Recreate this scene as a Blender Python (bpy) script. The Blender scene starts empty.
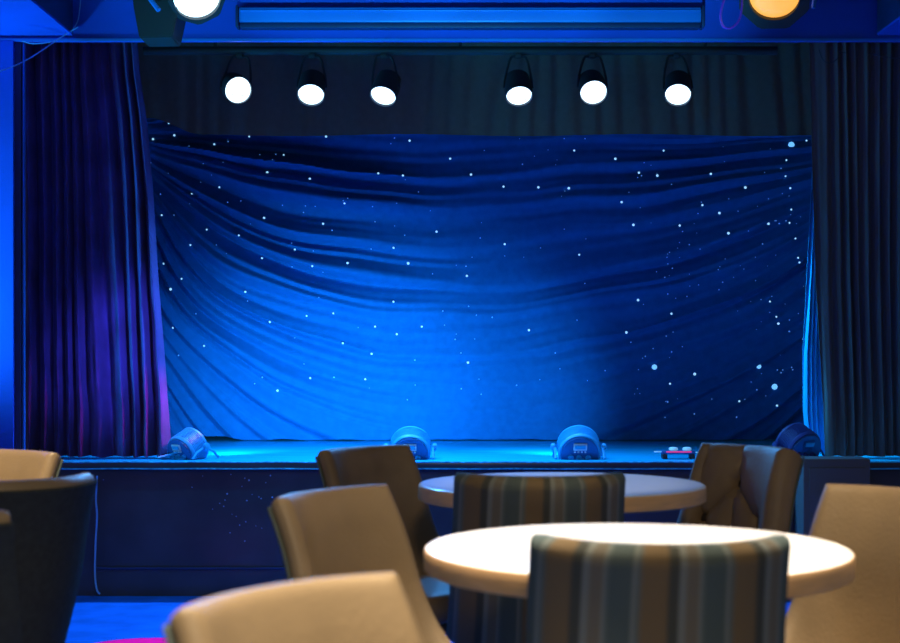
import bpy, bmesh, math, random
from mathutils import Vector, Matrix, Euler, noise
PI = math.pi
random.seed(7)
sc = bpy.context.scene
COL = sc.collection
F = 1493.0          # focal length in pixels
CH = 1.125          # camera height
HY = 352.0          # horizon row

def at(px, py, Y):
    return Vector(((px - 450.0) / F * Y, Y, CH - (py - HY) / F * Y))

# ------------------------------------------------------------------ materials
def mat(name, col, rough=0.6, metal=0.0, spec=0.5, coat=0.0, coat_rough=0.1, sheen=0.0, noise_amt=0.0, noise_scale=20.0,
        bump=0.0, bump_scale=200.0, emit=None, estr=0.0, stretch=None):
    m = bpy.data.materials.new(name)
    m.use_nodes = True
    nt = m.node_tree
    b = nt.nodes['Principled BSDF']
    b.inputs['Base Color'].default_value = (*col, 1)
    b.inputs['Roughness'].default_value = rough
    b.inputs['Metallic'].default_value = metal
    b.inputs['Specular IOR Level'].default_value = spec
    b.inputs['Coat Weight'].default_value = coat
    b.inputs['Coat Roughness'].default_value = coat_rough
    b.inputs['Sheen Weight'].default_value = sheen
    if emit:
        b.inputs['Emission Color'].default_value = (*emit, 1)
        b.inputs['Emission Strength'].default_value = estr
    if noise_amt > 0 or bump > 0:
        tc = nt.nodes.new('ShaderNodeTexCoord')
        src = tc.outputs['Object']
        if stretch:
            mp = nt.nodes.new('ShaderNodeMapping')
            mp.inputs['Scale'].default_value = stretch
            nt.links.new(src, mp.inputs['Vector']); src = mp.outputs['Vector']
    if noise_amt > 0:
        n = nt.nodes.new('ShaderNodeTexNoise'); n.inputs['Scale'].default_value = noise_scale
        n.inputs['Detail'].default_value = 5
        nt.links.new(src, n.inputs['Vector'])
        r = nt.nodes.new('ShaderNodeValToRGB')
        r.color_ramp.elements[0].position = 0.3; r.color_ramp.elements[1].position = 0.7
        r.color_ramp.elements[0].color = (*[c * (1 - noise_amt) for c in col], 1)
        r.color_ramp.elements[1].color = (*[min(1, c * (1 + noise_amt)) for c in col], 1)
        nt.links.new(n.outputs['Fac'], r.inputs['Fac'])
        nt.links.new(r.outputs['Color'], b.inputs['Base Color'])
    if bump > 0:
        n2 = nt.nodes.new('ShaderNodeTexNoise'); n2.inputs['Scale'].default_value = bump_scale
        n2.inputs['Detail'].default_value = 4
        nt.links.new(src, n2.inputs['Vector'])
        bp = nt.nodes.new('ShaderNodeBump'); bp.inputs['Strength'].default_value = bump
        bp.inputs['Distance'].default_value = 0.01
        nt.links.new(n2.outputs['Fac'], bp.inputs['Height'])
        nt.links.new(bp.outputs['Normal'], b.inputs['Normal'])
    return m

def stripe_mat(name):
    m = bpy.data.materials.new(name); m.use_nodes = True
    nt = m.node_tree; b = nt.nodes['Principled BSDF']
    b.inputs['Roughness'].default_value = 0.85; b.inputs['Specular IOR Level'].default_value = 0.2
    uv = nt.nodes.new('ShaderNodeUVMap'); uv.uv_map = 'UVMap'
    sx = nt.nodes.new('ShaderNodeSeparateXYZ'); nt.links.new(uv.outputs['UV'], sx.inputs[0])
    mu = nt.nodes.new('ShaderNodeMath'); mu.operation = 'MULTIPLY'; mu.inputs[1].default_value = -3.2
    nt.links.new(sx.outputs['X'], mu.inputs[0])
    ad = nt.nodes.new('ShaderNodeMath'); ad.operation = 'ADD'; ad.inputs[1].default_value = 4.83
    nt.links.new(mu.outputs[0], ad.inputs[0])
    fr = nt.nodes.new('ShaderNodeMath'); fr.operation = 'FRACT'; nt.links.new(ad.outputs[0], fr.inputs[0])
    r = nt.nodes.new('ShaderNodeValToRGB'); cr = r.color_ramp; cr.interpolation = 'LINEAR'
    teal = (.085, .112, .108); lt = (.20, .215, .195); br = (.185, .128, .068); dk = (.070, .072, .060); gr = (.165, .145, .11); pt = (.12, .148, .142)
    stops = [(0.0, br), (.18, br), (.23, dk), (.31, dk), (.34, lt), (.38, lt), (.42, gr), (.52, gr), (.55, lt), (.58, pt),
             (.62, teal), (.82, teal), (.85, lt), (.89, pt), (.95, br), (1.0, br)]
    cr.elements[0].position = 0; cr.elements[0].color = (*stops[0][1], 1)
    cr.elements[1].position = 1; cr.elements[1].color = (*stops[-1][1], 1)
    for p, c in stops[1:-1]:
        e = cr.elements.new(p); e.color = (*c, 1)
    nt.links.new(fr.outputs[0], r.inputs['Fac'])
    nt.links.new(r.outputs['Color'], b.inputs['Base Color'])
    n2 = nt.nodes.new('ShaderNodeTexNoise'); n2.inputs['Scale'].default_value = 350
    tc = nt.nodes.new('ShaderNodeTexCoord'); nt.links.new(tc.outputs['Object'], n2.inputs['Vector'])
    bp = nt.nodes.new('ShaderNodeBump'); bp.inputs['Strength'].default_value = .25; bp.inputs['Distance'].default_value = .004
    nt.links.new(n2.outputs['Fac'], bp.inputs['Height']); nt.links.new(bp.outputs['Normal'], b.inputs['Normal'])
    return m

M = {}
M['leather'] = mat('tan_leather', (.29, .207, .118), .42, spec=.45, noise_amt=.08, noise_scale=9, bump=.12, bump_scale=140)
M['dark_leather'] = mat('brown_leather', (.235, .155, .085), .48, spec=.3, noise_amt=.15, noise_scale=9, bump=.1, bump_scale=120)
M['stripe'] = stripe_mat('striped_upholstery')
M['dark_cloth'] = mat('charcoal_upholstery', (.052, .056, .052), .9, spec=.15, noise_amt=.15, noise_scale=60, bump=.2, bump_scale=300)
M['button_shade'] = mat('shaded_button_leather', (.03, .02, .013), .5, spec=.2)  # near-black colour stands for the shade in the tuft dimples
M['dark_wood'] = mat('dark_chair_wood', (.05, .03, .018), .4, noise_amt=.3, noise_scale=14, stretch=(1, 1, .1))
M['table_white'] = mat('cream_laminate', (.80, .78, .75), .2, spec=.5, noise_amt=.02, noise_scale=30)
M['table_edge'] = mat('beech_edge', (.72, .42, .19), .5, noise_amt=.12, noise_scale=12, stretch=(1, 1, 8))
M['pedestal'] = mat('black_pedestal_metal', (.03, .03, .032), .35, metal=.6)
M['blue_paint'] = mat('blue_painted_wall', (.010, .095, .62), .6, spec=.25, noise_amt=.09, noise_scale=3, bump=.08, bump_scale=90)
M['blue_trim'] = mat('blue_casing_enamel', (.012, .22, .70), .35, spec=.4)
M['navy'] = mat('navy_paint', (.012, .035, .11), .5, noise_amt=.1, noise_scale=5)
M['charcoal'] = mat('charcoal_paint', (.09, .10, .105), .8, spec=.12, noise_amt=.06, noise_scale=6)
M['black_cloth'] = mat('black_border_cloth', (.17, .14, .105), .95, spec=.05, noise_amt=.06, noise_scale=30, bump=.1, bump_scale=200)
M['velvet'] = mat('plum_velvet', (.085, .06, .23), .8, spec=.15, sheen=.12, noise_amt=.25, noise_scale=7, bump=.15, bump_scale=120)
M['wing_velvet'] = mat('dark_wing_velvet', (.13, .135, .14), .9, spec=.05, noise_amt=.1, noise_scale=9, stretch=(4, 4, .3))
M['star_cloth'] = mat('blue_star_cloth', (.008, .125, .38), .7, spec=.12, noise_amt=.10, noise_scale=22, bump=.12, bump_scale=160)
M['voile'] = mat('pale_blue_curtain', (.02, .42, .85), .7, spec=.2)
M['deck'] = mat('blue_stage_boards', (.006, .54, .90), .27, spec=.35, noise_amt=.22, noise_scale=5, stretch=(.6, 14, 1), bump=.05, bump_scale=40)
M['stage_front'] = mat('black_gloss_stage_paint', (.045, .05, .065), .28, spec=.4, noise_amt=.25, noise_scale=4, bump=.05, bump_scale=8)
M['nosing'] = mat('worn_metal_nosing', (.05, .50, .85), .35, metal=0, noise_amt=.5, noise_scale=40)
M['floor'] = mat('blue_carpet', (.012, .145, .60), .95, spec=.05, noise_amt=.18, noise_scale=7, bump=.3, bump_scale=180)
M['patch'] = mat('magenta_patch', (.80, .012, .26), .95, spec=.05, noise_amt=.12, noise_scale=30, bump=.3, bump_scale=180)
M['lamp_black'] = mat('black_lamp_metal', (.035, .035, .036), .55, metal=.0, spec=.3)
M['barrel'] = mat('black_lamp_barrel', (.035, .04, .05), .5, spec=.2)
M['par_body'] = mat('par_housing', (.02, .42, .74), .42, spec=.5)  # cyan of the lit rims put into the housing colour
M['par_dark'] = mat('par_back_plate', (.01, .12, .34), .45, spec=.4)
M['par_white'] = mat('par_white_socket', (.7, .78, .85), .4)
M['par_shaded'] = mat('par_shaded_housing', (.035, .06, .22), .5, spec=.3)  # shaded copy of the housing colour for the lamp that reads dark
M['lens_white'] = mat('lit_white_lens', (.8, .85, .9), .3, emit=(.62, .86, 1.0), estr=2.6)
M['lens_seam'] = mat('lens_seam', (.3, .5, .6), .3, emit=(.30, .62, .8), estr=.5)
M['lens_amber'] = mat('lit_amber_lens', (.8, .4, .1), .3, emit=(1.0, .45, .075), estr=1.1, noise_amt=.05)
M['lens_blue'] = mat('lit_blue_lens', (.1, .3, .8), .3, emit=(.02, .35, 1.0), estr=3.0)
M['star'] = mat('star_point_light', (.3, .6, 1), .4, emit=(.34, .74, 1.0), estr=.95)
M['star_dim'] = mat('dim_star_point_light', (.2, .5, 1), .4, emit=(.10, .36, .9), estr=.55)
M['star_big'] = mat('bright_star_point_light', (.3, .6, 1), .4, emit=(.16, .55, 1.0), estr=1.0)
M['cable_pale'] = mat('pale_cable', (.16, .42, .75), .4)
M['cable_dark'] = mat('dark_cable', (.03, .04, .06), .5)
M['cable_pink'] = mat('magenta_cable', (.30, .03, .45), .4)
M['red_led'] = mat('red_led', (.8, .05, .2), .4, emit=(.8, .04, .2), estr=.7)
M['white_led'] = mat('cyan_white_led', (.7, .9, 1), .4, emit=(.2, .7, 1), estr=.35)
M['speck'] = mat('pale_paint_speck', (.25, .45, .7), .5)
M['box_black'] = mat('black_box_paint', (.13, .14, .135), .85, spec=.1)

# ------------------------------------------------------------------ mesh helpers
def newbm(): return bmesh.new()

def link(name, bm, m, parent=None, smooth=True, loc=None, flat_angle=None):
    me = bpy.data.meshes.new(name)
    bmesh.ops.recalc_face_normals(bm, faces=bm.faces[:])
    if smooth:
        for f in bm.faces: f.smooth = True
        for e in bm.edges:
            if len(e.link_faces) == 2 and e.calc_face_angle(0) > math.radians(38): e.smooth = False
    bm.to_mesh(me); bm.free()
    me.materials.append(m)
    o = bpy.data.objects.new(name, me)
    COL.objects.link(o)
    if parent: o.parent = parent
    if loc is not None: o.location = loc
    return o

def thing(name, label, cat, loc=(0, 0, 0), rotz=0.0, group=None):
    o = bpy.data.objects.new(name, None); COL.objects.link(o)
    o.empty_display_size = .1
    o.location = loc; o.rotation_euler = (0, 0, rotz)
    o['label'] = label; o['category'] = cat
    if group: o['group'] = group
    return o

def tag(o, label, cat, group=None):
    o['label'] = label; o['category'] = cat
    if group: o['group'] = group
    return o

def struct(o, label=None, cat=None):
    o['kind'] = 'structure'
    if label: o['label'] = label; o['category'] = cat
    return o

def dup(root, loc, rotz, label, group=None):
    r = root.copy(); COL.objects.link(r); r.location = loc; r.rotation_euler = (0, 0, rotz)
    r['label'] = label
    if group: r['group'] = group
    for ch in list(root.children):
        c = ch.copy(); COL.objects.link(c); c.parent = r
        for g in ch.children:
            d = g.copy(); COL.objects.link(d); d.parent = c
    return r

def add_box(bm, c, s, bev=0.0, mtx=None, seg=2):
    r = bmesh.ops.create_cube(bm, size=1)
    vs = r['verts']
    for v in vs: v.co = Vector((v.co.x * s[0], v.co.y * s[1], v.co.z * s[2]))
    if bev > 0:
        es = list({e for v in vs for e in v.link_edges})
        rr = bmesh.ops.bevel(bm, geom=es, offset=bev, segments=seg, affect='EDGES', profile=.5)
        vs = list({v for v in rr['verts']} | {v for v in vs if v.is_valid})
    for v in vs:
        co = v.co + Vector(c)
        v.co = mtx @ co if mtx else co
    return vs

def frame(d):
    d = Vector(d).normalized()
    up = Vector((0, 0, 1)) if abs(d.z) < .95 else Vector((0, 1, 0))
    x = up.cross(d).normalized(); y = d.cross(x).normalized()
    return x, y, d

def add_lathe(bm, prof, seg=32, mtx=None, caps=True):
    """profile of (radius, height) about local Z"""
    rings = []
    for r, z in prof:
        ring = []
        for i in range(seg):
            a = 2 * PI * i / seg
            co = Vector((r * math.cos(a), r * math.sin(a), z))
            ring.append(bm.verts.new(mtx @ co if mtx else co))
        rings.append(ring)
    for a, b in zip(rings[:-1], rings[1:]):
        for i in range(seg):
            j = (i + 1) % seg
            bm.faces.new((a[i], a[j], b[j], b[i]))
    if caps:
        bm.faces.new(list(reversed(rings[0]))); bm.faces.new(rings[-1])

def add_tube(bm, pts, r, seg=8, caps=True):
    pts = [Vector(p) for p in pts]
    rings = []
    prevx = None
    for i, p in enumerate(pts):
        if i == 0: d = pts[1] - pts[0]
        elif i == len(pts) - 1: d = pts[-1] - pts[-2]
        else: d = pts[i + 1] - pts[i - 1]
        d.normalize()
        if prevx is None: x, y, _ = frame(d)
        else:
            x = (prevx - d * prevx.dot(d)).normalized(); y = d.cross(x)
        prevx = x
        rr = r[i] if isinstance(r, (list, tuple)) else r
        rings.append([bm.verts.new(p + (x * math.cos(2 * PI * k / seg) + y * math.sin(2 * PI * k / seg)) * rr) for k in range(seg)])
    for a, b in zip(rings[:-1], rings[1:]):
        for k in range(seg):
            j = (k + 1) % seg
            bm.faces.new((a[k], a[j], b[j], b[k]))
    if caps:
        bm.faces.new(list(reversed(rings[0]))); bm.faces.new(rings[-1])

def smooth_path(pts, n=8):
    pts = [Vector(p) for p in pts]; out = []
    P = [pts[0]] + pts + [pts[-1]]
    for i in range(1, len(P) - 2):
        for k in range(n):
            t = k / n
            a, b, c, d = P[i - 1], P[i], P[i + 1], P[i + 2]
            out.append(.5 * ((2 * b) + (c - a) * t + (2 * a - 5 * b + 4 * c - d) * t * t + (3 * b - a - 3 * c + d) * t ** 3))
    out.append(pts[-1]); return out

def add_grid_slab(bm, fn, nu, nv, thick, us=None, vs=None, uvl=None, tfun=None):
    """closed slab around the surface fn(u,v)->Vector; tfun(u,v)->thickness factor"""
    us = us or [i / nu for i in range(nu + 1)]; vs = vs or [j / nv for j in range(nv + 1)]
    e = 1e-3
    A, B = [], []
    for v in vs:
        ra, rb = [], []
        for u in us:
            p = fn(u, v)
            u0, u1 = max(0, u - e), min(1, u + e); v0, v1 = max(0, v - e), min(1, v + e)
            n = (fn(u1, v) - fn(u0, v)).cross(fn(u, v1) - fn(u, v0)).normalized()
            t = thick * (tfun(u, v) if tfun else 1) * .5
            ra.append(bm.verts.new(p - n * t)); rb.append(bm.verts.new(p + n * t))
        A.append(ra); B.append(rb)
    lay = bm.loops.layers.uv.new('UVMap') if uvl else None
    def face(vl, uvs):
        f = bm.faces.new(vl)
        if lay:
            for l, q in zip(f.loops, uvs): l[lay].uv = q
    U, V = len(us), len(vs)
    for j in range(V - 1):
        for i in range(U - 1):
            q = [(us[i], vs[j]), (us[i + 1], vs[j]), (us[i + 1], vs[j + 1]), (us[i], vs[j + 1])]
            face((B[j][i], B[j][i + 1], B[j + 1][i + 1], B[j + 1][i]), q)
            face((A[j][i], A[j + 1][i], A[j + 1][i + 1], A[j][i + 1]), [q[0], q[3], q[2], q[1]])
    for i in range(U - 1):
        face((A[0][i], A[0][i + 1], B[0][i + 1], B[0][i]), [(us[i], 0)] * 4)
        face((A[-1][i], B[-1][i], B[-1][i + 1], A[-1][i + 1]), [(us[i], 1)] * 4)
    for j in range(V - 1):
        face((A[j][0], B[j][0], B[j + 1][0], A[j + 1][0]), [(0, vs[j])] * 4)
        face((A[j][-1], A[j + 1][-1], B[j + 1][-1], B[j][-1]), [(1, vs[j])] * 4)

# ------------------------------------------------------------------ camera
cam_d = bpy.data.cameras.new('camera'); cam = bpy.data.objects.new('camera', cam_d); COL.objects.link(cam)
cam.location = (0, 0, CH); cam.rotation_euler = (PI / 2, 0, 0)
cam_d.sensor_width = 36; cam_d.lens = F / 900 * 36
cam_d.shift_y = (HY - 321.5) / 900
cam_d.clip_start = .05
cam_d.dof.use_dof = True; cam_d.dof.focus_distance = 7.9; cam_d.dof.aperture_fstop = 4.6
sc.camera = cam

# ------------------------------------------------------------------ the setting
SY = 6.86                      # stage front
SZ = CH - (461.8 - HY) / F * SY  # deck height
BY = 8.50                      # backdrop
def box_obj(name, x0, x1, y0, y1, z0, z1, m, bev=0.0, parent=None):
    bm = newbm(); add_box(bm, ((x0 + x1) / 2, (y0 + y1) / 2, (z0 + z1) / 2), (x1 - x0, y1 - y0, z1 - z0), bev)
    return link(name, bm, m, parent)

struct(box_obj('floor', -3.6, 3.6, -1.2, 9.6, -.1, 0, M['floor']))
struct(box_obj('wall_back', -3.6, 3.6, 9.4, 9.6, 0, 3.3, M['charcoal']))
HZ = CH + (HY - 41) / F * SY   # header bottom
struct(box_obj('wall_header', -3.6, 3.6, SY + .01, SY + .03, HZ, 3.2, M['blue_paint']))
XL = (13 - 450) / F * SY
struct(box_obj('wall_left', -3.6, XL, SY, SY + .05, 0, HZ, M['blue_paint']))
struct(box_obj('trim_1', XL, XL + .030, SY + .022, SY + .05, 0, HZ, M['navy']))           # dark jamb of the stage opening
struct(box_obj('trim_2', XL + .036, XL + .043, SY + .03, SY + .05, 0, HZ, M['blue_trim']))
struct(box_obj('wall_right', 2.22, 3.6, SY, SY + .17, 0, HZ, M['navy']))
struct(box_obj('trim_3', -3.6, 3.6, SY + .002, SY + .0095, HZ, HZ + .012, M['blue_trim']))  # thin bead along the header bottom edge
struct(box_obj('ceiling', -3.6, 3.6, 3.4, 9.6, 3.2, 3.3, M['charcoal']))
# dropped soffits each side of the hall, in front of the header
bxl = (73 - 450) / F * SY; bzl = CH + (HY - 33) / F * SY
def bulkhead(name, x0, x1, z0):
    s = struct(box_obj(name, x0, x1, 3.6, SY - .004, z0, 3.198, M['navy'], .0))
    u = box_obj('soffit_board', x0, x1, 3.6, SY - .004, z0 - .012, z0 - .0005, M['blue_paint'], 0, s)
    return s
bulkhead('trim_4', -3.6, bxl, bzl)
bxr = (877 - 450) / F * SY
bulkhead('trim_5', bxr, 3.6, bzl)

# magenta round patch laid on the floor
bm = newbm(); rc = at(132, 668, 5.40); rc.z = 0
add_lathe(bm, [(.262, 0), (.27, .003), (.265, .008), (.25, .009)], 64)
tag(link('round_patch', bm, M['patch'], loc=(-1.15, 5.57, .0005)), 'round magenta patch on the blue floor near the stage front', 'patch')

# ------------------------------------------------------------------ stage
st = thing('stage', 'low black fronted stage with blue boards below the star curtain', 'stage', (0, SY, 0))
XS0 = (95 - 450) / F * SY
def loc_box(name, x0, x1, y0, y1, z0, z1, m, parent, bev=0.0):
    bm = newbm(); add_box(bm, ((x0 + x1) / 2, (y0 + y1) / 2, (z0 + z1) / 2), (x1 - x0, y1 - y0, z1 - z0), bev)
    return link(name, bm, m, parent)
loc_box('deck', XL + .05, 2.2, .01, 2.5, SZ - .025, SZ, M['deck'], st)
fp = loc_box('front_panel', XL + .05, 2.21, .03, .07, 0.0, SZ - .028, M['stage_front'], st)
# ledge and recessed plinth
bz = CH - (567.5 - HY) / F * SY
loc_box('skirting_ledge', XS0, 2.21, .012, .029, bz - .012, bz, M['navy'], st, .003)
loc_box('plinth', XS0, 2.21, .018, .029, 0.001, bz - .013, M['stage_front'], st)
# nosing : rounded worn bar with thin bright lips
zt = SZ; zb = CH - (468.4 - HY) / F * SY
nb = newbm(); add_box(nb, (.0, .005, (zt + zb) / 2), (4.16, .05, zt - zb - .002), .004, Matrix.Translation((.12, 0, 0)))
ns = link('nosing', nb, M['stage_front'], st)
for zz in (zt, zb):
    b2 = newbm(); add_tube(b2, [(-1.95 + k * .097, -.02, zz + .0008 * math.sin(k * 1.7)) for k in range(43)], .0042, 6)
    link('metal_lip', b2, M['nosing'], ns)
# little pale paint specks on the black front
sb = newbm()
for k in range(38):
    x = random.choice([random.uniform(-1.6, 1.9), random.gauss(-.98, .08)]); z = random.uniform(.2, .56) if random.random() < .5 else random.gauss(.47, .05)
    r = random.uniform(.002, .0048)
    add_lathe(sb, [(r, 0), (r * .5, .001)], 6, Matrix.Translation((x, .029, min(.56, z))) @ Matrix.Rotation(PI / 2, 4, 'X'))
o = link('paint_specks', sb, M['speck'], st); o['kind'] = 'stuff'
# thin vertical cable at the left end of the stage front
pc = [at(97, 476, SY - .035), at(96, 500, SY - .03), at(97, 516, SY - .03), at(95.5, 545, SY - .03), at(95, 575, SY - .035), at(97, 590, SY - .05), at(100, 594, SY - .05)]
bm = newbm(); add_tube(bm, smooth_path(pc), .0045, 6)
tag(link('hanging_cable', bm, M['cable_pale']), 'pale thin cable hanging down the left end of the stage front', 'cable')

# ------------------------------------------------------------------ star backdrop
def smoothstep(a, b, x):
    t = max(0, min(1, (x - a) / (b - a))); return t * t * (3 - 2 * t)
KX = F / BY
def foldY(X, Z):
    px = 450 + X * KX; py = HY - (Z - CH) * KX
    u = .5 * (px - 132) / (432 - 132) if px < 432 else .5 + .5 * (px - 432) / (885 - 432)
    uu = max(.004, min(.996, u))
    S = max(.02, (4 * uu * (1 - uu)) ** .88)
    S = S + (1 - S) * (.16 + .26 * smoothstep(30, 210, py - 128))
    k = (py - 128) / S
    k += 7 * noise.noise(Vector((px / 130, py / 210, 3.1))) + 5 * noise.noise(Vector((px / 80, k / 60, 8)))
    # swags, uneven spacing
    w = k + 13 * noise.noise(Vector((k / 38, 1.7, px / 600)))
    c1 = .5 + .5 * math.cos(2 * PI * w / 37.0)
    c2 = .5 + .5 * math.cos(2 * PI * w / 21.3 + 1.3)
    left = 1 - smoothstep(.24, .60, u); right = smoothstep(.52, .88, u)
    a1 = .014 + .165 * left * (1 - smoothstep(230, 420, py) * .70) + .055 * right
    a1 *= 1 - .7 * smoothstep(250, 370, py) * (1 - smoothstep(.5, .92, S))
    a1 *= min(1, S * 1.35) * smoothstep(.08, .55, S)
    env = .45 + .75 * max(0, min(1, .5 + .9 * noise.noise(Vector((k / 52, 4.2, u * 1.5)))))
    ph = 2 * PI * w / 35.0; ph2 = 2 * PI * w / 21.7 + 1.0
    saw = .32 * (math.sin(ph) - .40 * math.sin(2 * ph) + .14 * math.sin(3 * ph)) + .5
    saw2 = .32 * (math.sin(ph2) - .40 * math.sin(2 * ph2) + .14 * math.sin(3 * ph2)) + .5
    d = a1 * env * (saw + .34 * saw2)
    # fine creases
    d += .006 * noise.noise(Vector((px / 70, k / 7.0, 2))) + .010 * noise.noise(Vector((px / 90, py / 60, 5)))
    # gathered hem
    d += .018 * smoothstep(415, 440, py) * noise.noise(Vector((px / 26, 0, 6)))
    if k < 0: d *= max(0, 1 + k / 60)
    return -d
def backP(X, Z): return Vector((X, BY + foldY(X, Z), Z))
bm = newbm()
NX, NZ = 520, 260
x0, x1 = -2.2, 2.10
zlo = SZ + .004; zhi = 2.80
rows = []
for j in range(NZ + 1):
    row = []
    for i in range(NX + 1):
        X = x0 + (x1 - x0) * i / NX
        px = 450 + X * KX
        hem = .010 * (noise.noise(Vector((px / 30, 3, 3))) + .3) + .05 * max(0, 1 - abs(px - 200) / 45) * .5
        zl = zlo + max(0.0, hem)
        Z = zl + (zhi - zl) * j / NZ
        row.append(bm.verts.new(backP(X, Z) - Vector((0, BY, 0))))
    rows.append(row)
for j in range(NZ):
    for i in range(NX):
        bm.faces.new((rows[j][i], rows[j][i + 1], rows[j + 1][i + 1], rows[j + 1][i]))
geom = bmesh.ops.extrude_face_region(bm, geom=bm.faces[:])
for e in geom['geom']:
    if isinstance(e, bmesh.types.BMVert): e.co.y += .006
bd = thing('star_curtain', 'large blue draped backdrop curtain with tiny star lights across the back of the stage', 'curtain', (0, BY, 0))
link('cloth', bm, M['star_cloth'], bd)

stars = []
def tile(ox, oy, s, L):
    for t in L: stars.append((ox + t[0] / s, oy + t[1] / s, t[2] if len(t) > 2 else 1.0))
tile(140, 120, 2.647, [(78,10),(93,42,1.3),(36,52,1.3),(201,68,1.1),(385,98),(495,48,1.3),(714,57,1.2),(821,103,1.2),(876,146,1.3),(697,151,1.2),(633,147,1.2),(453,160,1.3),(341,143,1.4),
  (545,226),(335,264,1.3),(487,277,1.2),(785,296,1.2),(672,340,1.1),(413,345,1.1),(270,310),(180,292),(138,333),(36,314,1.3),(66,382,1.2),(90,450,1.5),(283,456,1.2),(325,367,1.1),(461,390,1.1),
  (552,381,1.3),(710,380,1.5),(865,413,1.2),(672,482,1.1),(513,512),(443,519),(348,535,1.2),(623,547,1.1),(746,547,1.1),(680,567,1.2),(90,550,1.2),(173,598),(539,591,1.1),(614,619,1.2),(62,254),(116,422),(213,180),(140,197),(293,48)])
tile(480, 120, 2.647, [(249,81,1.1),(357,104,1.4),(485,82,1.2),(420,140,1.2),(467,149,1.4),(606,146,1.3),(821,68,3.0),(863,55),(808,108),(806,150),(818,182,1.1),(700,180,1.5),(62,177,1.2),(154,179,1.3),
  (234,182,1.4),(373,219,1.3),(404,279,1.4),(527,280,1.2),(584,228,1.2),(632,247,1.4),(652,302,1.5),(758,277,1.4),(819,239),(817,273),(828,316),(837,366),(838,379,1.1),(65,329,1.2),
  (262,357,1.1),(417,477,1.4),(504,513,1.2),(385,562,1.3),(129,556,1.2),(788,539,1.2),(783,521),(764,481),(818,560),(112,118),(640,430),(630,450),(495,461),(507,393),(277,433),(742,330)])
tile(600, 214, 3.0, [(162,459,2.5),(283,480,1.6),(473,457,2.3),(522,518,2.8),(209,509,1.1),(200,563),(280,599),(414,561,1.1),(408,609),(526,574,1.2),(540,476),(467,527),(572,460),(532,329,1.2),(566,352)])
tile(140, 330, 2.647, [(868,86,1.2),(452,127,1.1),(514,125),(597,130,1.1),(366,160,1.3),(104,67),(326,125)])
tile(420, 320, 4.09, [(445,42,1.2),(840,52,1.3),(196,174,1.3),(755,207)])
stars.sort(key=lambda s: -s[2])
def star_bm(bm, px, py, r):
    X = (px - 450) / KX; Z = CH - (py - HY) / KX
    p = backP(X, Z) - Vector((0, BY, 0))
    c = p + Vector((0, -.004, 0))
    add_lathe(bm, [(r, 0), (r * .92, r * .25), (r * .5, r * .45)], 8, Matrix.Translation(c) @ Matrix.Rotation(PI / 2, 4, 'X'))
for px, py, s in stars[:98]:
    bm = newbm(); star_bm(bm, px, py, .0052 * s if s < 2 else .0062 * s)
    link('star_light', bm, M['star_big'] if s > 2 else M['star'], bd)
bm = newbm()
for px, py, s in stars[98:]: star_bm(bm, px, py, .0042 * s)
for k in range(190):
    q = random.random()
    if q < .45: px = random.uniform(150, 805); py = random.uniform(140, 400)
    elif q < .8:
        c = random.choice([(190, 190), (240, 230), (345, 200), (405, 180), (480, 260), (560, 330), (640, 240), (670, 290), (720, 250), (725, 180), (770, 270), (785, 330), (545, 170), (590, 220)])
        px = random.gauss(c[0], 16); py = random.gauss(c[1], 34)
    else: px = random.choice([640, 668, 720, 764, 790]) + random.gauss(0, 6); py = random.uniform(150, 420)
    px = max(152, min(802, px)); py = max(139, min(428, py))
    star_bm(bm, px, py, random.uniform(.0024, .0040))
o = link('small_star_lights', bm, M['star_dim'], bd); o['kind'] = 'stuff'

# ------------------------------------------------------------------ black border above the backdrop
def pleated(name, m, Y, fx0, fx1, z0f, z1, amp, npl, nz=40, sub=8, thick=.004, parent=None, seed=0, flare=None, ragged=0):
    """hanging cloth: fx0(t),fx1(t) edges as functions of height fraction t (0 bottom,1 top)"""
    bm = newbm(); n = npl * sub; rows = []
    for j in range(nz + 1):
        t = j / nz; row = []
        for i in range(n + 1):
            s = i / n
            xa, xb = fx0(t), fx1(t)
            X = xa + (xb - xa) * s
            zb = z0f(X); Z = zb + (z1 - zb) * t
            ph = s * npl + 1.1 * noise.noise(Vector((s * npl * .35, seed, t * .6)))
            a = amp * (.55 + .9 * abs(noise.noise(Vector((s * npl * .5, seed + 5, 0)))) + .35 * (1 - t))
            y = a * (math.cos(2 * PI * ph) + .28 * math.cos(4 * PI * ph + 1)) + .3 * amp * noise.noise(Vector((s * 14, seed, t * 5)))
            if flare: y += flare(s, t)
            row.append(bm.verts.new((X, y, Z)))
        rows.append(row)
    for j in range(nz):
        for i in range(n):
            bm.faces.new((rows[j][i], rows[j][i + 1], rows[j + 1][i + 1], rows[j + 1][i]))
    g = bmesh.ops.extrude_face_region(bm, geom=bm.faces[:])
    for e in g['geom']:
        if isinstance(e, bmesh.types.BMVert): e.co.y += thick
    return link(name, bm, m, parent, loc=None if parent else (0, Y, 0))
VY = 7.75
kv = F / VY
def vb(X):
    px = 450 + X * kv
    py = 135 - 16 * (1 - smoothstep(150, 200, px)) + 1.0 * math.sin(px / 37)
    return CH - (py - HY) / kv
o = pleated('border_curtain', M['black_cloth'], VY, lambda t: -2.3, lambda t: 2.3, vb, 3.19, .004, 40, nz=16)
tag(o, 'wide black border curtain hanging above the star backdrop', 'curtain')

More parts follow.
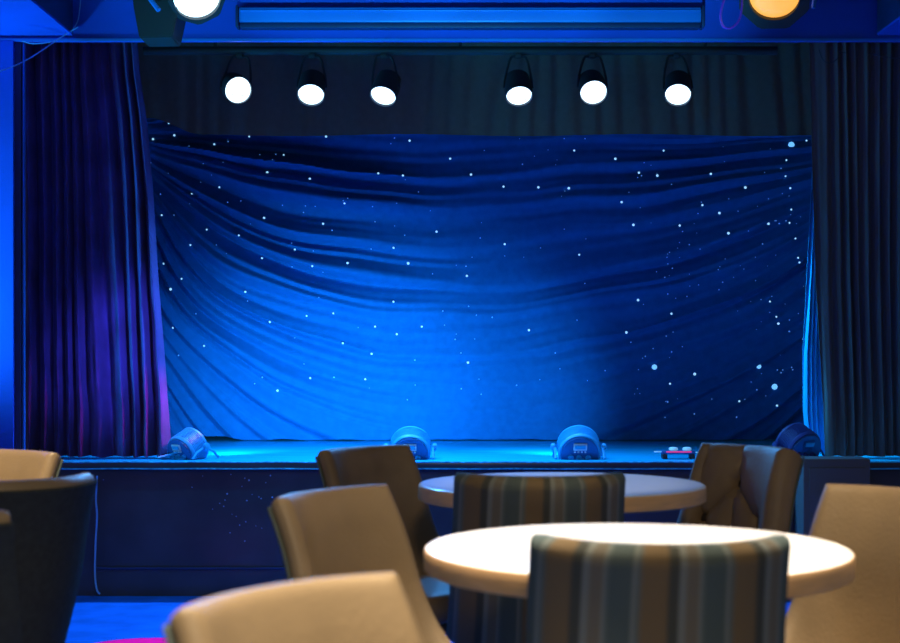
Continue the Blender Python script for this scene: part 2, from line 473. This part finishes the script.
# ------------------------------------------------------------------ side curtains
LY = 7.12; kl = F / LY
def xl(px): return (px - 450) / kl
def ledge(t):   # right edge of the left drape, px by height
    pts = [(0, 171), (.10, 169), (.4, 158), (.62, 152), (.8, 145), (.9, 139), (1, 136)]
    for (a, pa), (b, pb) in zip(pts[:-1], pts[1:]):
        if t <= b: return xl(pa + (pb - pa) * (t - a) / (b - a))
    return xl(136)
o = pleated('stage_curtain', M['velvet'], LY, lambda t: xl(21), ledge, lambda X: SZ + .004 + .006 * abs(math.sin(X * 23)), 2.66, .040, 10, nz=70, sub=20, seed=2,
            flare=lambda s, t: .02 * noise.noise(Vector((s * 22, 3, t * 11))) * (1 - t) ** 2 - .04 * s * (1 - t) ** 2)
tag(o, 'long plum velvet curtain drawn to the left side of the stage', 'curtain')
RY = 7.12; kr = F / RY
def redge(t):
    pts = [(0, 826), (.12, 824), (.4, 816), (.7, 812), (1, 809)]
    for (a, pa), (b, pb) in zip(pts[:-1], pts[1:]):
        if t <= b: return (pa + (pb - pa) * (t - a) / (b - a) - 450) / kr
    return (809 - 450) / kr
o = pleated('stage_curtain', M['wing_velvet'], RY, redge, lambda t: 2.19, lambda X: SZ + .004 + .006 * abs(math.sin(X * 23)), 2.66, .014, 8, nz=60, sub=14, seed=9)
tag(o, 'long near-black curtain hanging at the right side of the stage', 'curtain')
WY = 7.42; kw = F / WY
def wedge(t):
    pts = [(0, 807), (.12, 803.5), (.25, 803), (.5, 807), (.75, 812), (.85, 816), (1, 822)]
    for (a, pa), (b, pb) in zip(pts[:-1], pts[1:]):
        if t <= b: return (pa + (pb - pa) * (t - a) / (b - a) - 450) / kw
    return (822 - 450) / kw
o = pleated('inner_curtain', M['voile'], WY, wedge, lambda t: (850 - 450) / kw, lambda X: SZ + .004, 2.5, .012, 9, nz=50, sub=10, seed=4)
tag(o, 'narrow bright light-blue curtain showing between star backdrop and black right curtain', 'curtain')

# black box to the right, in front of the stage
bxw = thing('black_box', 'black box standing on the stage edge at right below the dark curtain', 'box', ((834 - 450) / F * 6.70, 6.735, 0))
bm = newbm(); add_box(bm, (0, 0, .325), (.30, .17, .65), .008); link('cabinet', bm, M['box_black'], bxw)
bm = newbm(); add_box(bm, (0, -.0885, .34), (.25, .006, .54), .003); link('front_grille', bm, M['box_black'], bxw)

# ------------------------------------------------------------------ header fittings : long casing
hc = thing('screen_casing', 'long slim blue rectangular casing mounted across the header above the stage', 'casing', at(470, 16.5, SY - .0285))
kx = F / (SY - .05)
L = (702 - 240) / kx; hh = 15 / kx
bm = newbm(); add_box(bm, (0, .0, 0), (L, .075, hh), .008); link('housing', bm, M['blue_trim'], hc)
bm = newbm(); add_box(bm, (0, -.042, .018), (L - .01, .010, .008), .003); link('top_rib', bm, M['blue_trim'], hc)
bm = newbm(); add_box(bm, (0, -.005, -hh / 2 - .013), (L - .012, .06, .022), .003); link('bottom_slot', bm, M['navy'], hc)
for s in (-1, 1):
    bm = newbm(); add_box(bm, (s * (L / 2 + .008), 0, -.006), (.014, .082, hh + .03), .005); link('end_mount', bm, M['navy'], hc)

# ------------------------------------------------------------------ six round lamps on a bar
def orient(n):
    x, y, d = frame(n); m = Matrix((x, y, d)).transposed().to_4x4(); return m
PY = 7.28
bar = newbm(); add_tube(bar, [(-1.55, 0, 0), (1.55, 0, 0)], .021, 14)
bz_ = 2.60
bo = tag(link('lighting_bar', bar, M['lamp_black'], loc=(.05, PY + .03, bz_)), 'black horizontal bar above the stage carrying the six round lamps', 'bar')
for x in (-1.2, 0, 1.2):
    b2 = newbm(); add_tube(b2, [(x, 0, .02), (x, 0, .59)], .008, 8); link('hanger', b2, M['lamp_black'], bo)
lamp_def = [(238, 90, 28.5, (.36, -.86, -.36), 'first from the left of the six round stage lamps, turned most towards the hall'),
            (311, 94, 28, (0, -.70, -.72), 'second from the left of the six round white stage lamps, with curved seam'),
            (383.5, 95, 27.5, (-.20, -.60, -.77), 'third from the left of the six round white stage lamps, tilted left'),
            (519, 95, 27.5, (.05, -.63, -.77), 'fourth from the left of the six round white stage lamps'),
            (593.5, 92, 28.5, (.03, -.80, -.60), 'fifth from the left of the six round white stage lamps, the larger disc'),
            (678, 94, 27.5, (-.12, -.72, -.68), 'rightmost of the six round white stage lamps on the bar')]
lamp_spots = []
for px, py, dia, n, lab in lamp_def:
    p = at(px, py, PY - .04); r = .92 * dia / 2 / (F / (PY - .04))
    t = thing('stage_lamp', lab, 'lamp', p, 0, 'round lamps on the bar over the stage')
    mt = orient(n)
    bm = newbm()
    add_lathe(bm, [(r * .55, -.135), (r * .98, -.118), (r * 1.08, -.06), (r * 1.1, .012), (r * 1.02, .012), (r * 1.0, -.012), (r * .98, -.03), (r * .5, -.032)], 36, mt)
    link('housing', bm, M['barrel'], t)
    bm = newbm(); add_lathe(bm, [(r * .995, -.004), (r * .97, .002), (r * .7, .008), (r * .3, .011), (.0005, .012)], 36, mt)
    ln = link('lens', bm, M['lens_white'], t)
    bm = newbm()
    arc = [mt @ Vector((r * .72 * math.sin(a), -r * .15 - r * .25 * math.cos(a), .0095)) for a in [(-1.15 + 2.3 * i / 14) for i in range(15)]]
    add_tube(bm, arc, .0016, 6); link('lens_seam', bm, M['lens_seam'], ln)
    # yoke up to the bar
    bar_l = Vector((0, .07, bz_ - p.z))
    bm = newbm()
    s1 = mt @ Vector((r * 1.12, 0, -.05)); s2 = mt @ Vector((-r * 1.12, 0, -.05))
    top = bar_l + Vector((0, 0, -.035))
    add_tube(bm, smooth_path([s1, s1 * .5 + (top + Vector((r * .9, 0, -.03))) * .5, top + Vector((r * .6, 0, 0)), top, top + Vector((-r * .6, 0, 0)), s2 * .5 + (top + Vector((-r * .9, 0, -.03))) * .5, s2], 5), .006, 6)
    link('yoke', bm, M['lamp_black'], t)
    bm = newbm(); add_box(bm, bar_l + Vector((0, 0, -.0245)), (.03, .05, .02), .004); link('hanging_clamp', bm, M['lamp_black'], t)
    lamp_spots.append((p + Vector(n).normalized() * .06, Vector(n).normalized(), r))

# ------------------------------------------------------------------ two large lanterns at the top
def lantern(px, py, rp, n, roll, lens, label, fins):
    Y = 6.25; k = F / Y
    p = at(px, py, Y); r = rp / k
    t = thing('stage_lantern', label, 'lamp', p, 0, 'large lanterns above the stage opening')
    mt = orient(n)
    bm = newbm(); add_lathe(bm, [(r * .6, -.34), (r * .95, -.32), (r * 1.0, -.20), (r * 1.06, -.19), (r * 1.08, -.02), (r * 1.02, -.012)], 40, mt)
    link('housing', bm, M['lamp_black'], t)
    # octagonal front frame with round opening
    bm = newbm(); seg = 48; R8 = r * fins; ring = []
    for zz in (-.030, .022):
        oi = []
        for i in range(seg):
            a = 2 * PI * i / seg
            q = ((a - PI / 8 + roll) % (PI / 4)) - PI / 8
            ro = R8 / math.cos(q) * math.cos(PI / 8) * 1.03
            oi.append((bm.verts.new(mt @ Vector((ro * math.cos(a), ro * math.sin(a), zz))), bm.verts.new(mt @ Vector((r * 1.0 * math.cos(a), r * 1.0 * math.sin(a), zz)))))
        ring.append(oi)
    for i in range(seg):
        j = (i + 1) % seg
        bm.faces.new((ring[1][i][0], ring[1][j][0], ring[1][j][1], ring[1][i][1]))
        bm.faces.new((ring[0][i][0], ring[0][i][1], ring[0][j][1], ring[0][j][0]))
        bm.faces.new((ring[0][i][0], ring[0][j][0], ring[1][j][0], ring[1][i][0]))
        bm.faces.new((ring[0][i][1], ring[1][i][1], ring[1][j][1], ring[0][j][1]))
    link('front_frame', bm, M['lamp_black'], t)
    bm = newbm(); add_lathe(bm, [(r * .99, .0), (r * .9, .012), (r * .6, .028), (r * .25, .037), (.001, .039)], 40, mt)
    link('lens', bm, lens, t)
    # yoke and hook clamp up to the ceiling
    top = Vector((0, .10, 3.195 - p.z))
    bm = newbm()
    s1 = mt @ Vector((r * 1.16, 0, -.14)); s2 = mt @ Vector((-r * 1.16, 0, -.14))
    mid = Vector((s1 + s2) / 2) + Vector((0, .03, .30))
    pts = [s1, s1 + Vector((0, .02, .2)), mid + Vector((s1.x - mid.x, s1.y - mid.y, 0)) * .6, mid, mid + Vector((s2.x - mid.x, s2.y - mid.y, 0)) * .6, s2 + Vector((0, .02, .2)), s2]
    add_tube(bm, smooth_path(pts, 5), .011, 8); link('yoke', bm, M['blue_trim'], t)
    bm = newbm(); add_tube(bm, [mid, Vector((mid.x, mid.y, top.z))], .014, 10); link('hanger', bm, M['lamp_black'], t)
    return t, p, mt, r
ta, pa, ma, ra = lantern(196.5, -4, 23.5, (.26, -.72, -.62), .2, M['lens_white'], 'large black lantern with white lens at the upper left above the stage', 1.22)
tb, pb, mb_, rb = lantern(774.5, -5, 25, (-.20, -.72, -.62), .05, M['lens_amber'], 'large black lantern with glowing amber lens at the upper right above the stage', 1.45)
kf = F / 6.25
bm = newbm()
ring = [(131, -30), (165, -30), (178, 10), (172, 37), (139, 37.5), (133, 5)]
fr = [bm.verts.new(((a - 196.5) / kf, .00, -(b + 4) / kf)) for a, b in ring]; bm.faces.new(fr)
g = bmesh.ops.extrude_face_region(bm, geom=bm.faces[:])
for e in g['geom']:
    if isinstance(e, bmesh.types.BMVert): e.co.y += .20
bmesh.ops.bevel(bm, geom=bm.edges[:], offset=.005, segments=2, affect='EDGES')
link('shadow_box', bm, M['lamp_black'], ta)  # added black box standing for the lantern's shadow on the header
bm = newbm(); add_tube(bm, [((146 - 196) / kf, -.075, 14 / kf), ((151 - 196) / kf, -.085, -4 / kf), ((163 - 196) / kf, -.10, -20 / kf)], .010, 6)
link('flap_arm', bm, M['blue_trim'], ta)  # edge catching blue light, that tint put into the strip's colour
bm = newbm(); add_tube(bm, [((812 - 775) / kf, -.08, 14 / kf), ((811 - 775) / kf, -.085, -3 / kf), ((808.5 - 775) / kf, -.09, -18 / kf)], .009, 6)
link('flap_arm', bm, M['blue_trim'], tb)

def cable(pts, r, m, label, n=8, name='hanging_cable'):
    bm = newbm(); add_tube(bm, smooth_path(pts, n), r, 6)
    return tag(link(name, bm, m), label, 'cable')
cable([at(731, -18, 6.0), at(724, 0, 5.98), at(720.5, 15, 5.98), at(723, 26, 5.98), at(731, 28, 5.98), at(739, 20, 5.98), at(742, 4, 5.98), at(740, -16, 6.0)], .0042, M['cable_pink'], 'looped magenta cable hanging beside the amber lantern')
cable([at(-14, 76, 6.6), at(0, 71, 6.62), at(14, 66, 6.66), at(30, 58, 6.72), at(50, 45, 6.78), at(66, 34, 6.80), at(78, 27, 6.80)], .0035, M['cable_pale'], 'pale cable slanting down across the upper left wall to the soffit corner')
cable([at(73, 29.5, 6.79), at(78, 20, 6.80), at(80, 6, 6.80), at(82, -14, 6.80)], .0025, M['cable_pale'], 'thin pale cable rising from the upper left soffit corner')
cable([at(22, 41, 6.78), at(32, 43.5, 6.78), at(44, 43, 6.78), at(54, 41, 6.78), at(60, 37.5, 6.79)], .0024, M['cable_pale'], 'thin loose cable sagging just below the left soffit')
cable([at(819, 50, 6.80), at(823, 60, 6.79), at(830, 63, 6.79), at(837, 59, 6.79), at(840, 53, 6.80), at(847, 53, 6.80)], .0025, M['cable_dark'], 'small dark cable loop hanging under the header at upper right')
cable([at(868, 53, 6.80), at(885, 57, 6.79), at(904, 59, 6.78)], .0022, M['cable_dark'], 'thin dark cable sagging at the far upper right')

# ------------------------------------------------------------------ floor pars on the stage
def make_par(px, py_c, dia, aim, tilt, label, dark=False, Y=7.08):
    """a round LED lamp sitting on the deck; aim = heading of its beam, tilt = elevation"""
    k = F / Y; R = dia / 2 / k
    base = Vector(((px - 450) / k, Y, SZ))
    t = thing('floor_lamp', label, 'lamp', base, 0, 'round lamps standing on the stage floor')
    zc = (SZ_px(Y) - py_c) / k
    n = Vector((math.sin(aim) * math.cos(tilt), math.cos(aim) * math.cos(tilt), math.sin(tilt)))
    mt = Matrix.Translation((0, 0, zc)) @ orient(n)
    body = M['par_shaded'] if dark else M['par_body']
    bm = newbm()
    prof = [(R * .86, -.075), (R * .93, -.076), (R * .97, -.068)]
    for i in range(9):                                # ribs
        z = -.062 + i * .0085
        prof += [(R * .99, z), (R * .99, z + .0035), (R * .955, z + .0045), (R * .955, z + .0075)]
    prof += [(R * 1.0, .015), (R * 1.0, .028), (R * .93, .03), (R * .92, .020)]
    add_lathe(bm, prof, 44, mt); link('housing', bm, body, t)
    bm = newbm(); add_lathe(bm, [(R * .91, .016), (R * .6, .025), (.001, .028)], 40, mt); link('lens', bm, M['lens_blue'], t)
    bm = newbm(); add_lathe(bm, [(R * .87, -.073), (R * .87, -.083), (R * .84, -.086), (.001, -.086)], 40, mt)
    bp_ = link('back_plate', bm, M['par_dark'], t)
    # back-plate fittings : local frame where +up is screen up
    x, y, d = frame(n)
    def onback(ax, ay): return Vector((0, 0, zc)) + (-d) * .089 + x * ax + y * ay
    rm = orient(n)
    def bbox(name, ax, ay, sx_, sy_, m, dz=.008):
        bm = newbm(); add_box(bm, (0, 0, 0), (sx_, sy_, dz), .0015, Matrix.Translation(onback(ax, ay)) @ rm); link(name, bm, m, bp_)
    bbox('display_bezel', 0, R * .43, R * .62, R * .34, M['par_white'] if not dark else M['par_dark'])
    bm = newbm(); add_box(bm, (0, 0, -.005), (R * .5, R * .2, .004), .001, Matrix.Translation(onback(0, R * .44)) @ rm); link('display', bm, M['par_body'], bp_)
    for q in range(4):
        bbox('button', (q - 1.5) * R * .16, R * .17, R * .09, R * .07, M['par_white'] if not dark else M['par_dark'])
    for ax, ay in ((-.38, -.12), (.05, -.12), (.42, -.10), (-.12, -.30), (.36, -.34)):
        bm = newbm(); add_lathe(bm, [(R * .13, -.004), (R * .13, .012), (R * .09, .012), (R * .08, .004)], 14, Matrix.Translation(onback(ax * R, ay * R)) @ rm @ Matrix.Rotation(PI, 4, 'X'))
        link('socket', bm, body, bp_)
    bbox('power_socket', -.10 * R, -.62 * R, R * .30, R * .26, M['par_white'] if not dark else M['par_dark'], .012)
    bbox('fuse_cover', .30 * R, -.62 * R, R * .24, R * .16, body, .01)
    # double bracket legs, knobs
    hx = Vector((math.cos(aim), -math.sin(aim), 0))
    fw = Vector((math.sin(aim), math.cos(aim), 0))
    for s in (-1, 1):
        piv = Vector((0, 0, zc)) + hx * s * (R * 1.10)
        for g in (-1, 1):
            foot = hx * s * (R * 1.12) + fw * g * .085
            foot.z = .005
            bm = newbm(); add_tube(bm, [piv, piv * .35 + foot * .65 + Vector((0, 0, .01)), foot], .0058, 8); link('bracket_leg', bm, body, t)
        bm = newbm(); add_lathe(bm, [(.008, -.005), (.017, 0), (.019, .010), (.015, .018), (.004, .02)], 14, Matrix.Translation(piv) @ orient(hx * s)); link('knob', bm, body, t)
    return t, base + Vector((0, 0, zc)), n
def SZ_px(Y): return HY + (CH - SZ) / Y * F
pars = []
pars.append(make_par(191, 446, 36, .62, .42, 'round blue floor lamp beside the left curtain, turned to the right'))
pars.append(make_par(410.5, 447, 41, 0.0, .40, 'round blue floor lamp standing behind the far brown chair at stage centre'))
pars.append(make_par(578.5, 447, 43, 0.0, .40, 'round blue floor lamp behind the striped chair, second from the right'))
pars.append(make_par(795, 444, 42, -.50, .42, 'dark round floor lamp near the narrow light-blue curtain, behind the tufted chair', dark=True))
# power cable of the left lamp
cable([at(178, 452, 6.99), at(168, 455, 6.98), at(158, 457.5, 6.95)], .005, M['par_body'], 'short blue cable running from the left floor lamp to the curtain', 8, 'cable')

# small device with two heads and red leds on the deck
dp = at(678, SZ_px(7.06), 7.06); dp.z = SZ
dv = thing('effect_light', 'small low twin-head effect light with red glow on the stage floor', 'lamp', dp)
bm = newbm(); add_box(bm, (0, 0, .030), (.16, .05, .016), .004); link('bar_body', bm, M['par_dark'], dv)
bm = newbm(); add_box(bm, (.0, -.027, .034), (.12, .005, .007), .002); link('red_led_strip', bm, M['red_led'], dv)
for s in (-1, 1):
    bm = newbm(); add_lathe(bm, [(.016, 0), (.022, .005), (.020, .014), (.008, .017)], 16, Matrix.Translation((s * .032 + .01, 0, .038))); link('lamp_head', bm, M['white_led'], dv)
    bm = newbm(); add_box(bm, (s * .065, 0, .0115), (.022, .06, .021), .003); link('foot', bm, M['lamp_black'], dv)
bm = newbm(); add_tube(bm, [(-.115, -.01, .034), (.115, -.01, .030)], .003, 6); link('cross_rod', bm, M['white_led'], dv)

# ------------------------------------------------------------------ tables
def make_table(x, y, label):
    t = thing('round_table', label, 'table', (x, y, 0), 0, 'round pedestal tables')
    R = .396
    bm = newbm(); add_lathe(bm, [(R - .004, .753), (R - .003, .759), (R - .006, .7615), (R - .012, .762)], 96); link('table_top', bm, M['table_white'], t)
    bm = newbm(); add_lathe(bm, [(R - .02, .718), (R - .006, .718), (R - .0005, .721), (R, .726), (R, .754), (R - .002, .7585)], 96); link('edge_band', bm, M['table_edge'], t)
    bm = newbm(); add_lathe(bm, [(.030, .02), (.030, .66), (.05, .706), (.11, .711), (.11, .7175)], 32); link('pedestal', bm, M['pedestal'], t)
    bm = newbm(); add_lathe(bm, [(.185, 0), (.19, .006), (.18, .014), (.08, .028), (.04, .04)], 48); link('base', bm, M['pedestal'], t)
    return t
make_table(.347, 2.79, 'near round table with bright white top and beech edge')
make_table(.308, 4.13, 'far round table with bluish white top and orange beech edge, nearer the stage')

# ------------------------------------------------------------------ chairs
ZT = .84
def shell_fn(wt=.186, wb=.212, curl=.05):
    def fn(u, v):
        s = 2 * u - 1
        w = wt + (wb - wt) * (1 - v) ** 1.25
        X = s * w * (1 - .02 * abs(s) ** 6)
        yb = .182 + .060 * v + .032 * max(0, (v - .62) / .38) ** 2
        fwd = abs(s) ** 2.2 * (curl + .045 * (1 - v)) + abs(s) ** 3.4 * .21 * (1 - v) ** 4.8
        return Vector((X, yb - fwd, .395 + (ZT - .395) * v))
    return fn
UB = [0, .0035, .011, .022, .036, .055, .08]
US = UB + [.08 + .84 * i / 22 for i in range(1, 22)] + [1 - q for q in reversed(UB)]
VB = [0, .01, .025, .05]
VS = VB + [.05 + .87 * i / 18 for i in range(1, 18)] + [.92, .945, .965, .98, .992, 1.0]
def rim(wu, wv, r):
    def f(u, v):
        d = min(u * wu, (1 - u) * wu, (1 - v) * wv, v * wv)
        q = min(1, d / r)
        return max(.06, math.sqrt(max(0, 1 - (1 - q) ** 2)))
    return f
BUTTONS = [(.42, .74), (.14, .50), (.72, .50), (.42, .26), (.03, .9)]
def make_chair(label, cat='chair', leather='leather', cover='stripe', tufted=False, curl=.05, wt=.186, wrap=False, loc=(0, 0), rz=0, group='upholstered chairs around the tables'):
    t = thing('tufted_chair' if tufted else 'upholstered_chair', label, 'chair', (loc[0], loc[1], 0), rz, group)
    base = shell_fn(curl=curl, wt=wt)
    bm = newbm()
    if tufted:
        us = UB + [.08 + .84 * i / 70 for i in range(1, 70)] + [1 - q for q in reversed(UB)]
        vs = VB + [.05 + .87 * i / 60 for i in range(1, 60)] + [.92, .945, .965, .98, .992, 1.0]
        def tuft(u, v):
            m = 0
            B_ = BUTTONS
            segs = [(B_[0], (.44, 1.02)), (B_[0], B_[1]), (B_[0], B_[2]), (B_[1], B_[3]), (B_[2], (.52, .30)), (B_[1], B_[4]),
                    (B_[0], (.42, .36))]
            for a, b in segs:
                ax, ay = a; bx, by = b
                px_, py_ = u - ax, (v - ay); dx, dy = bx - ax, by - ay
                h = max(0, min(1, (px_ * dx + py_ * dy) / (dx * dx + dy * dy)))
                dd = math.hypot((px_ - dx * h) * .42, (py_ - dy * h) * .44)
                m = max(m, .75 * math.exp(-(dd / .013) ** 2) + .45 * math.exp(-(dd / .045) ** 2))
            for a in BUTTONS:
                dd = math.hypot((u - a[0]) * .42, (v - a[1]) * .44)
                m = max(m, 1.7 * math.exp(-(dd / .036) ** 2))
            edge = min(u, 1 - u) * .42
            return m * smoothstep(.01, .05, edge) * smoothstep(.0, .06, (1 - v) * .44)
        def hh_(u, v): return min(.07, .036 * tuft(u, v))
        def fn(u, v):
            return base(u, v) + Vector((0, -.015 + hh_(u, v) * .5, 0))
        rm_ = rim(.42, .5, .030)
        add_grid_slab(bm, fn, 0, 0, .085, us, vs, tfun=lambda u, v: rm_(u, v) * (1 - hh_(u, v) / .085))
    else:
        add_grid_slab(bm, base, 0, 0, .046, US, VS, uvl=wrap, tfun=rim(.42, .5, .024))
    br = link('backrest', bm, M[cover if wrap else leather], t)
    if tufted:
        for a in BUTTONS[:4]:
            p = base(*a) + Vector((0, -.004, 0))
            bm = newbm(); add_lathe(bm, [(.020, -.004), (.019, .004), (.012, .009), (.004, .011)], 18, Matrix.Translation(p) @ Matrix.Rotation(PI / 2, 4, 'X')); link('button', bm, M['button_shade'], br)
    # cloth on the outer face (or, on wrapped chairs, the leather lining of the inner face)
    sg = -1 if wrap else 1
    def cf(u, v):
        k = .035 if wrap else .012
        uu = k + (1 - 2 * k) * u; v2 = .01 + (.955 if wrap else .972) * v
        p = base(uu, v2); e = 1e-3
        n = (base(uu + e, v2) - base(uu - e, v2)).cross(base(uu, v2 + e) - base(uu, v2 - e)).normalized()
        if n.y < 0: n = -n
        return p + n * sg * (.0235 if not tufted else .0285)
    bm = newbm(); add_grid_slab(bm, cf, 0, 0, .008, US, VS, uvl=True, tfun=rim(.42, .5, .006))
    if wrap: link('inner_lining', bm, M[leather], t)
    else: link('back_cover', bm, M[cover], t)
    # seat : padded, rounded
    bm = newbm()
    def sf(u, v):
        s = 2 * u - 1; q = 2 * v - 1
        ym = .165 - abs(s) ** 2.2 * (curl + .045) - abs(s) ** 3.4 * .10
        return Vector((s * .188, -.20 + (ym + .20) * v - .02 * (1 - s * s) * (v < .5) * (1 - 2 * v), .418 + .012 * (1 - s * s) * (1 - q * q)))
    add_grid_slab(bm, sf, 0, 0, .085, UB + [.08 + .84 * i / 12 for i in range(1, 12)] + [1 - x for x in reversed(UB)], UB + [.08 + .84 * i / 12 for i in range(1, 12)] + [1 - x for x in reversed(UB)], tfun=rim(.43, .425, .04))
    link('seat', bm, M[leather], t)
    bm = newbm(); add_box(bm, (0, -.01, .362), (.36, .32, .040), .008); link('seat_frame', bm, M['dark_wood'], t)
    for sx_ in (-1, 1):
        for sy_, ys in ((-1, -.135), (1, .125)):
            bm = newbm(); add_tube(bm, [(sx_ * .150, ys, .345), (sx_ * .160, ys + sy_ * .012, .17), (sx_ * .168, ys + sy_ * .025, 0)], [.021, .017, .013], 10)
            link('leg', bm, M['dark_wood'], t)
    return t
YE = .182 + .060 + .032 - .05
def place(px0, py0, px1, py1, face):
    """left/right ends of the top edge -> floor position and turn; face=+1 inner side seen, -1 outer side seen"""
    H = CH - ZT
    D0 = H * F / (py0 - HY); D1 = H * F / (py1 - HY)
    a = Vector(((px0 - 450) / F * D0, D0)); b = Vector(((px1 - 450) / F * D1, D1))
    return a, b
def pose(mx, my, nx, ny, YE=YE):
    n = Vector((nx, ny)).normalized()
    l = Vector((mx, my)) + n * YE
    return (l.x, l.y), math.atan2(n.x, -n.y)
l, r = pose(.327, 2.33, .02, 1, .135); make_chair('nearest striped chair, its upright back right in front of the white table', loc=l, rz=r, curl=.145, wt=.199, wrap=True)
l, r = pose(.212, 3.53, -.02, 1, .135); make_chair('striped chair between the two round tables, seen from behind', loc=l, rz=r, curl=.145, wt=.199, wrap=True)
l, r = pose(-.238, 3.06, .84, -.55); make_chair('tan leather chair left of the near white table, a nearer one in front of it', loc=l, rz=r)
l, r = pose(-.186, 1.79, .78, -.63); make_chair('nearest tan chair at the bottom left, with brightly lit top edge', loc=l, rz=r)
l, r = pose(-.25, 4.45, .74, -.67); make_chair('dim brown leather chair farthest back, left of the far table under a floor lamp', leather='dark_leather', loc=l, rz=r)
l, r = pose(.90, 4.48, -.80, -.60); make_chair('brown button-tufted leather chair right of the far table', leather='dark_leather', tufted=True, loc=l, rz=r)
l, r = pose(.925, 3.08, -.78, -.62); make_chair('tan leather chair at the right edge beside the near white table', loc=l, rz=r)
# left group
l, r = pose(-1.005, 3.40, -.66, .75, .15); make_chair('dark-backed tub chair at the far left, with pale rim, seen from behind', cover='dark_cloth', loc=l, rz=r, curl=.125, wt=.205)
l, r = pose(-1.262, 4.29, -.50, -.86); make_chair('tan chair at far left showing just its top above the dark-backed chair', loc=l, rz=r)
l, r = pose(-.965, 2.62, -.3, .95); make_chair('grey edged chair just peeping in at the left picture edge', cover='dark_cloth', loc=l, rz=r)

# ------------------------------------------------------------------ light
def spot(name, p, target, col, power, angle, blend=.5, size=.05):
    d = bpy.data.lights.new(name, 'SPOT'); d.color = col; d.energy = power; d.spot_size = math.radians(angle); d.spot_blend = blend; d.shadow_soft_size = size
    o = bpy.data.objects.new(name, d); COL.objects.link(o); o.location = p
    o.rotation_euler = (Vector(target) - Vector(p)).to_track_quat('-Z', 'Y').to_euler(); return o
def area(name, p, target, col, power, sx_, sy_):
    d = bpy.data.lights.new(name, 'AREA'); d.shape = 'RECTANGLE'; d.size = sx_; d.size_y = sy_; d.color = col; d.energy = power
    o = bpy.data.objects.new(name, d); COL.objects.link(o); o.location = p
    o.rotation_euler = (Vector(target) - Vector(p)).to_track_quat('-Z', 'Y').to_euler(); return o
WARM = (1.0, .78, .50)
spot('table_downlight', (.25, 2.62, 3.0), (.33, 2.74, 0), (1.0, .88, .72), 760, 30, .75, .05)
spot('table_spill', (.12, 2.50, 3.0), (.14, 2.55, 0), WARM, 110, 52, .9, .05)
spot('hall_downlight', (-.35, 1.72, 3.0), (-.10, 1.80, .6), (1, .84, .62), 560, 30, .9, .05)
spot('hall_glow', (.3, -.6, 2.9), (.1, 2.9, .55), WARM, 135, 54, .8, .35)
spot('far_table_fill', (.3, 4.25, 3.1), (.31, 4.14, 0), (.72, .78, 1.0), 120, 21, .5, .04)  # added cool white fill lifting the far table top, no fixture there
spot('left_downlight', (-1.55, 3.7, 3.0), (-1.3, 3.95, 0), WARM, 420, 38, .8, .06)
spot('right_downlight', (1.05, 2.75, 3.0), (.98, 3.05, 0), WARM, 220, 30, .8, .05)
BLUE = (.03, .55, 1.0)
for (p_, c, n), pw, tg in zip(pars, (108, 105, 86, 1.2), ((-.82, BY, .84), (-.62, BY, .86), (.02, BY, .82), None)):
    p = c + n * .12
    spot('par_beam', p, Vector(tg) if tg else p + n, (.02, .50, 1.0), pw, 86, 1.0, .06)
for i, (p, n, r) in enumerate(lamp_spots):
    spot('lamp_beam', p, p + Vector((n.x, n.y * .55, n.z)), (.07, .38, 1.0), (135, 145, 145, 130, 55, 14)[i], 118, .9, .05)
for x_, pw in ((-1.15, 120), (-.45, 235), (.25, 245), (.95, 165)):
    spot('header_wash', (x_ * .8, 4.7, 1.5), (x_, SY, 2.93), BLUE, pw, 29, 1.0, .05)  # unseen spots added in mid-air to light the header from below
spot('front_wash', (.0, 1.6, 3.1), (-.15, 7.0, .72), (.02, .42, 1.0), 230, 20, 1.0, .05)
spot('left_wall_wash', (-2.9, 6.40, 1.2), (-2.1, 6.80, 1.75), BLUE, 150, 120, .8, .1)
spot('floor_wash', (-.9, 5.5, 3.1), (-1.0, 6.2, 0), (.03, .50, 1.0), 120, 46, .9, .1)  # unseen blue spot added to brighten the floor before the stage
spot('floor_pink', (-1.0, 5.3, 3.1), (-1.12, 5.52, 0), (1.0, .02, .45), 260, 14, .6, .03)  # unseen pink spot added to bring out the magenta disc
spot('curtain_wash', (-.6, 5.6, 1.7), (-1.50, 7.12, 1.15), (.12, .14, 1.0), 210, 26, 1.0, .06)
spot('pink_spill', (-1.02, 6.98, 1.0), (-1.40, 7.1, .80), (1.0, .02, .55), 10.0, 80, 1.0, .03)
spot('voile_wash', (1.0, 7.50, 2.2), (1.80, 7.42, 1.2), (.02, .55, 1.0), 230, 40, .8, .04)

w = bpy.data.worlds.new('world'); sc.world = w; w.use_nodes = True
bg = w.node_tree.nodes['Background']; bg.inputs[0].default_value = (.93, 1.0, 1.0, 1); bg.inputs[1].default_value = .10

sc.view_settings.view_transform = 'Standard'; sc.view_settings.look = 'None'
sc.view_settings.exposure = 0; sc.view_settings.gamma = 1; sc.view_settings.use_curve_mapping = False
sc.cycles.use_denoising = True
sc.cycles.max_bounces = 6
sc.cycles.sample_clamp_indirect = 4
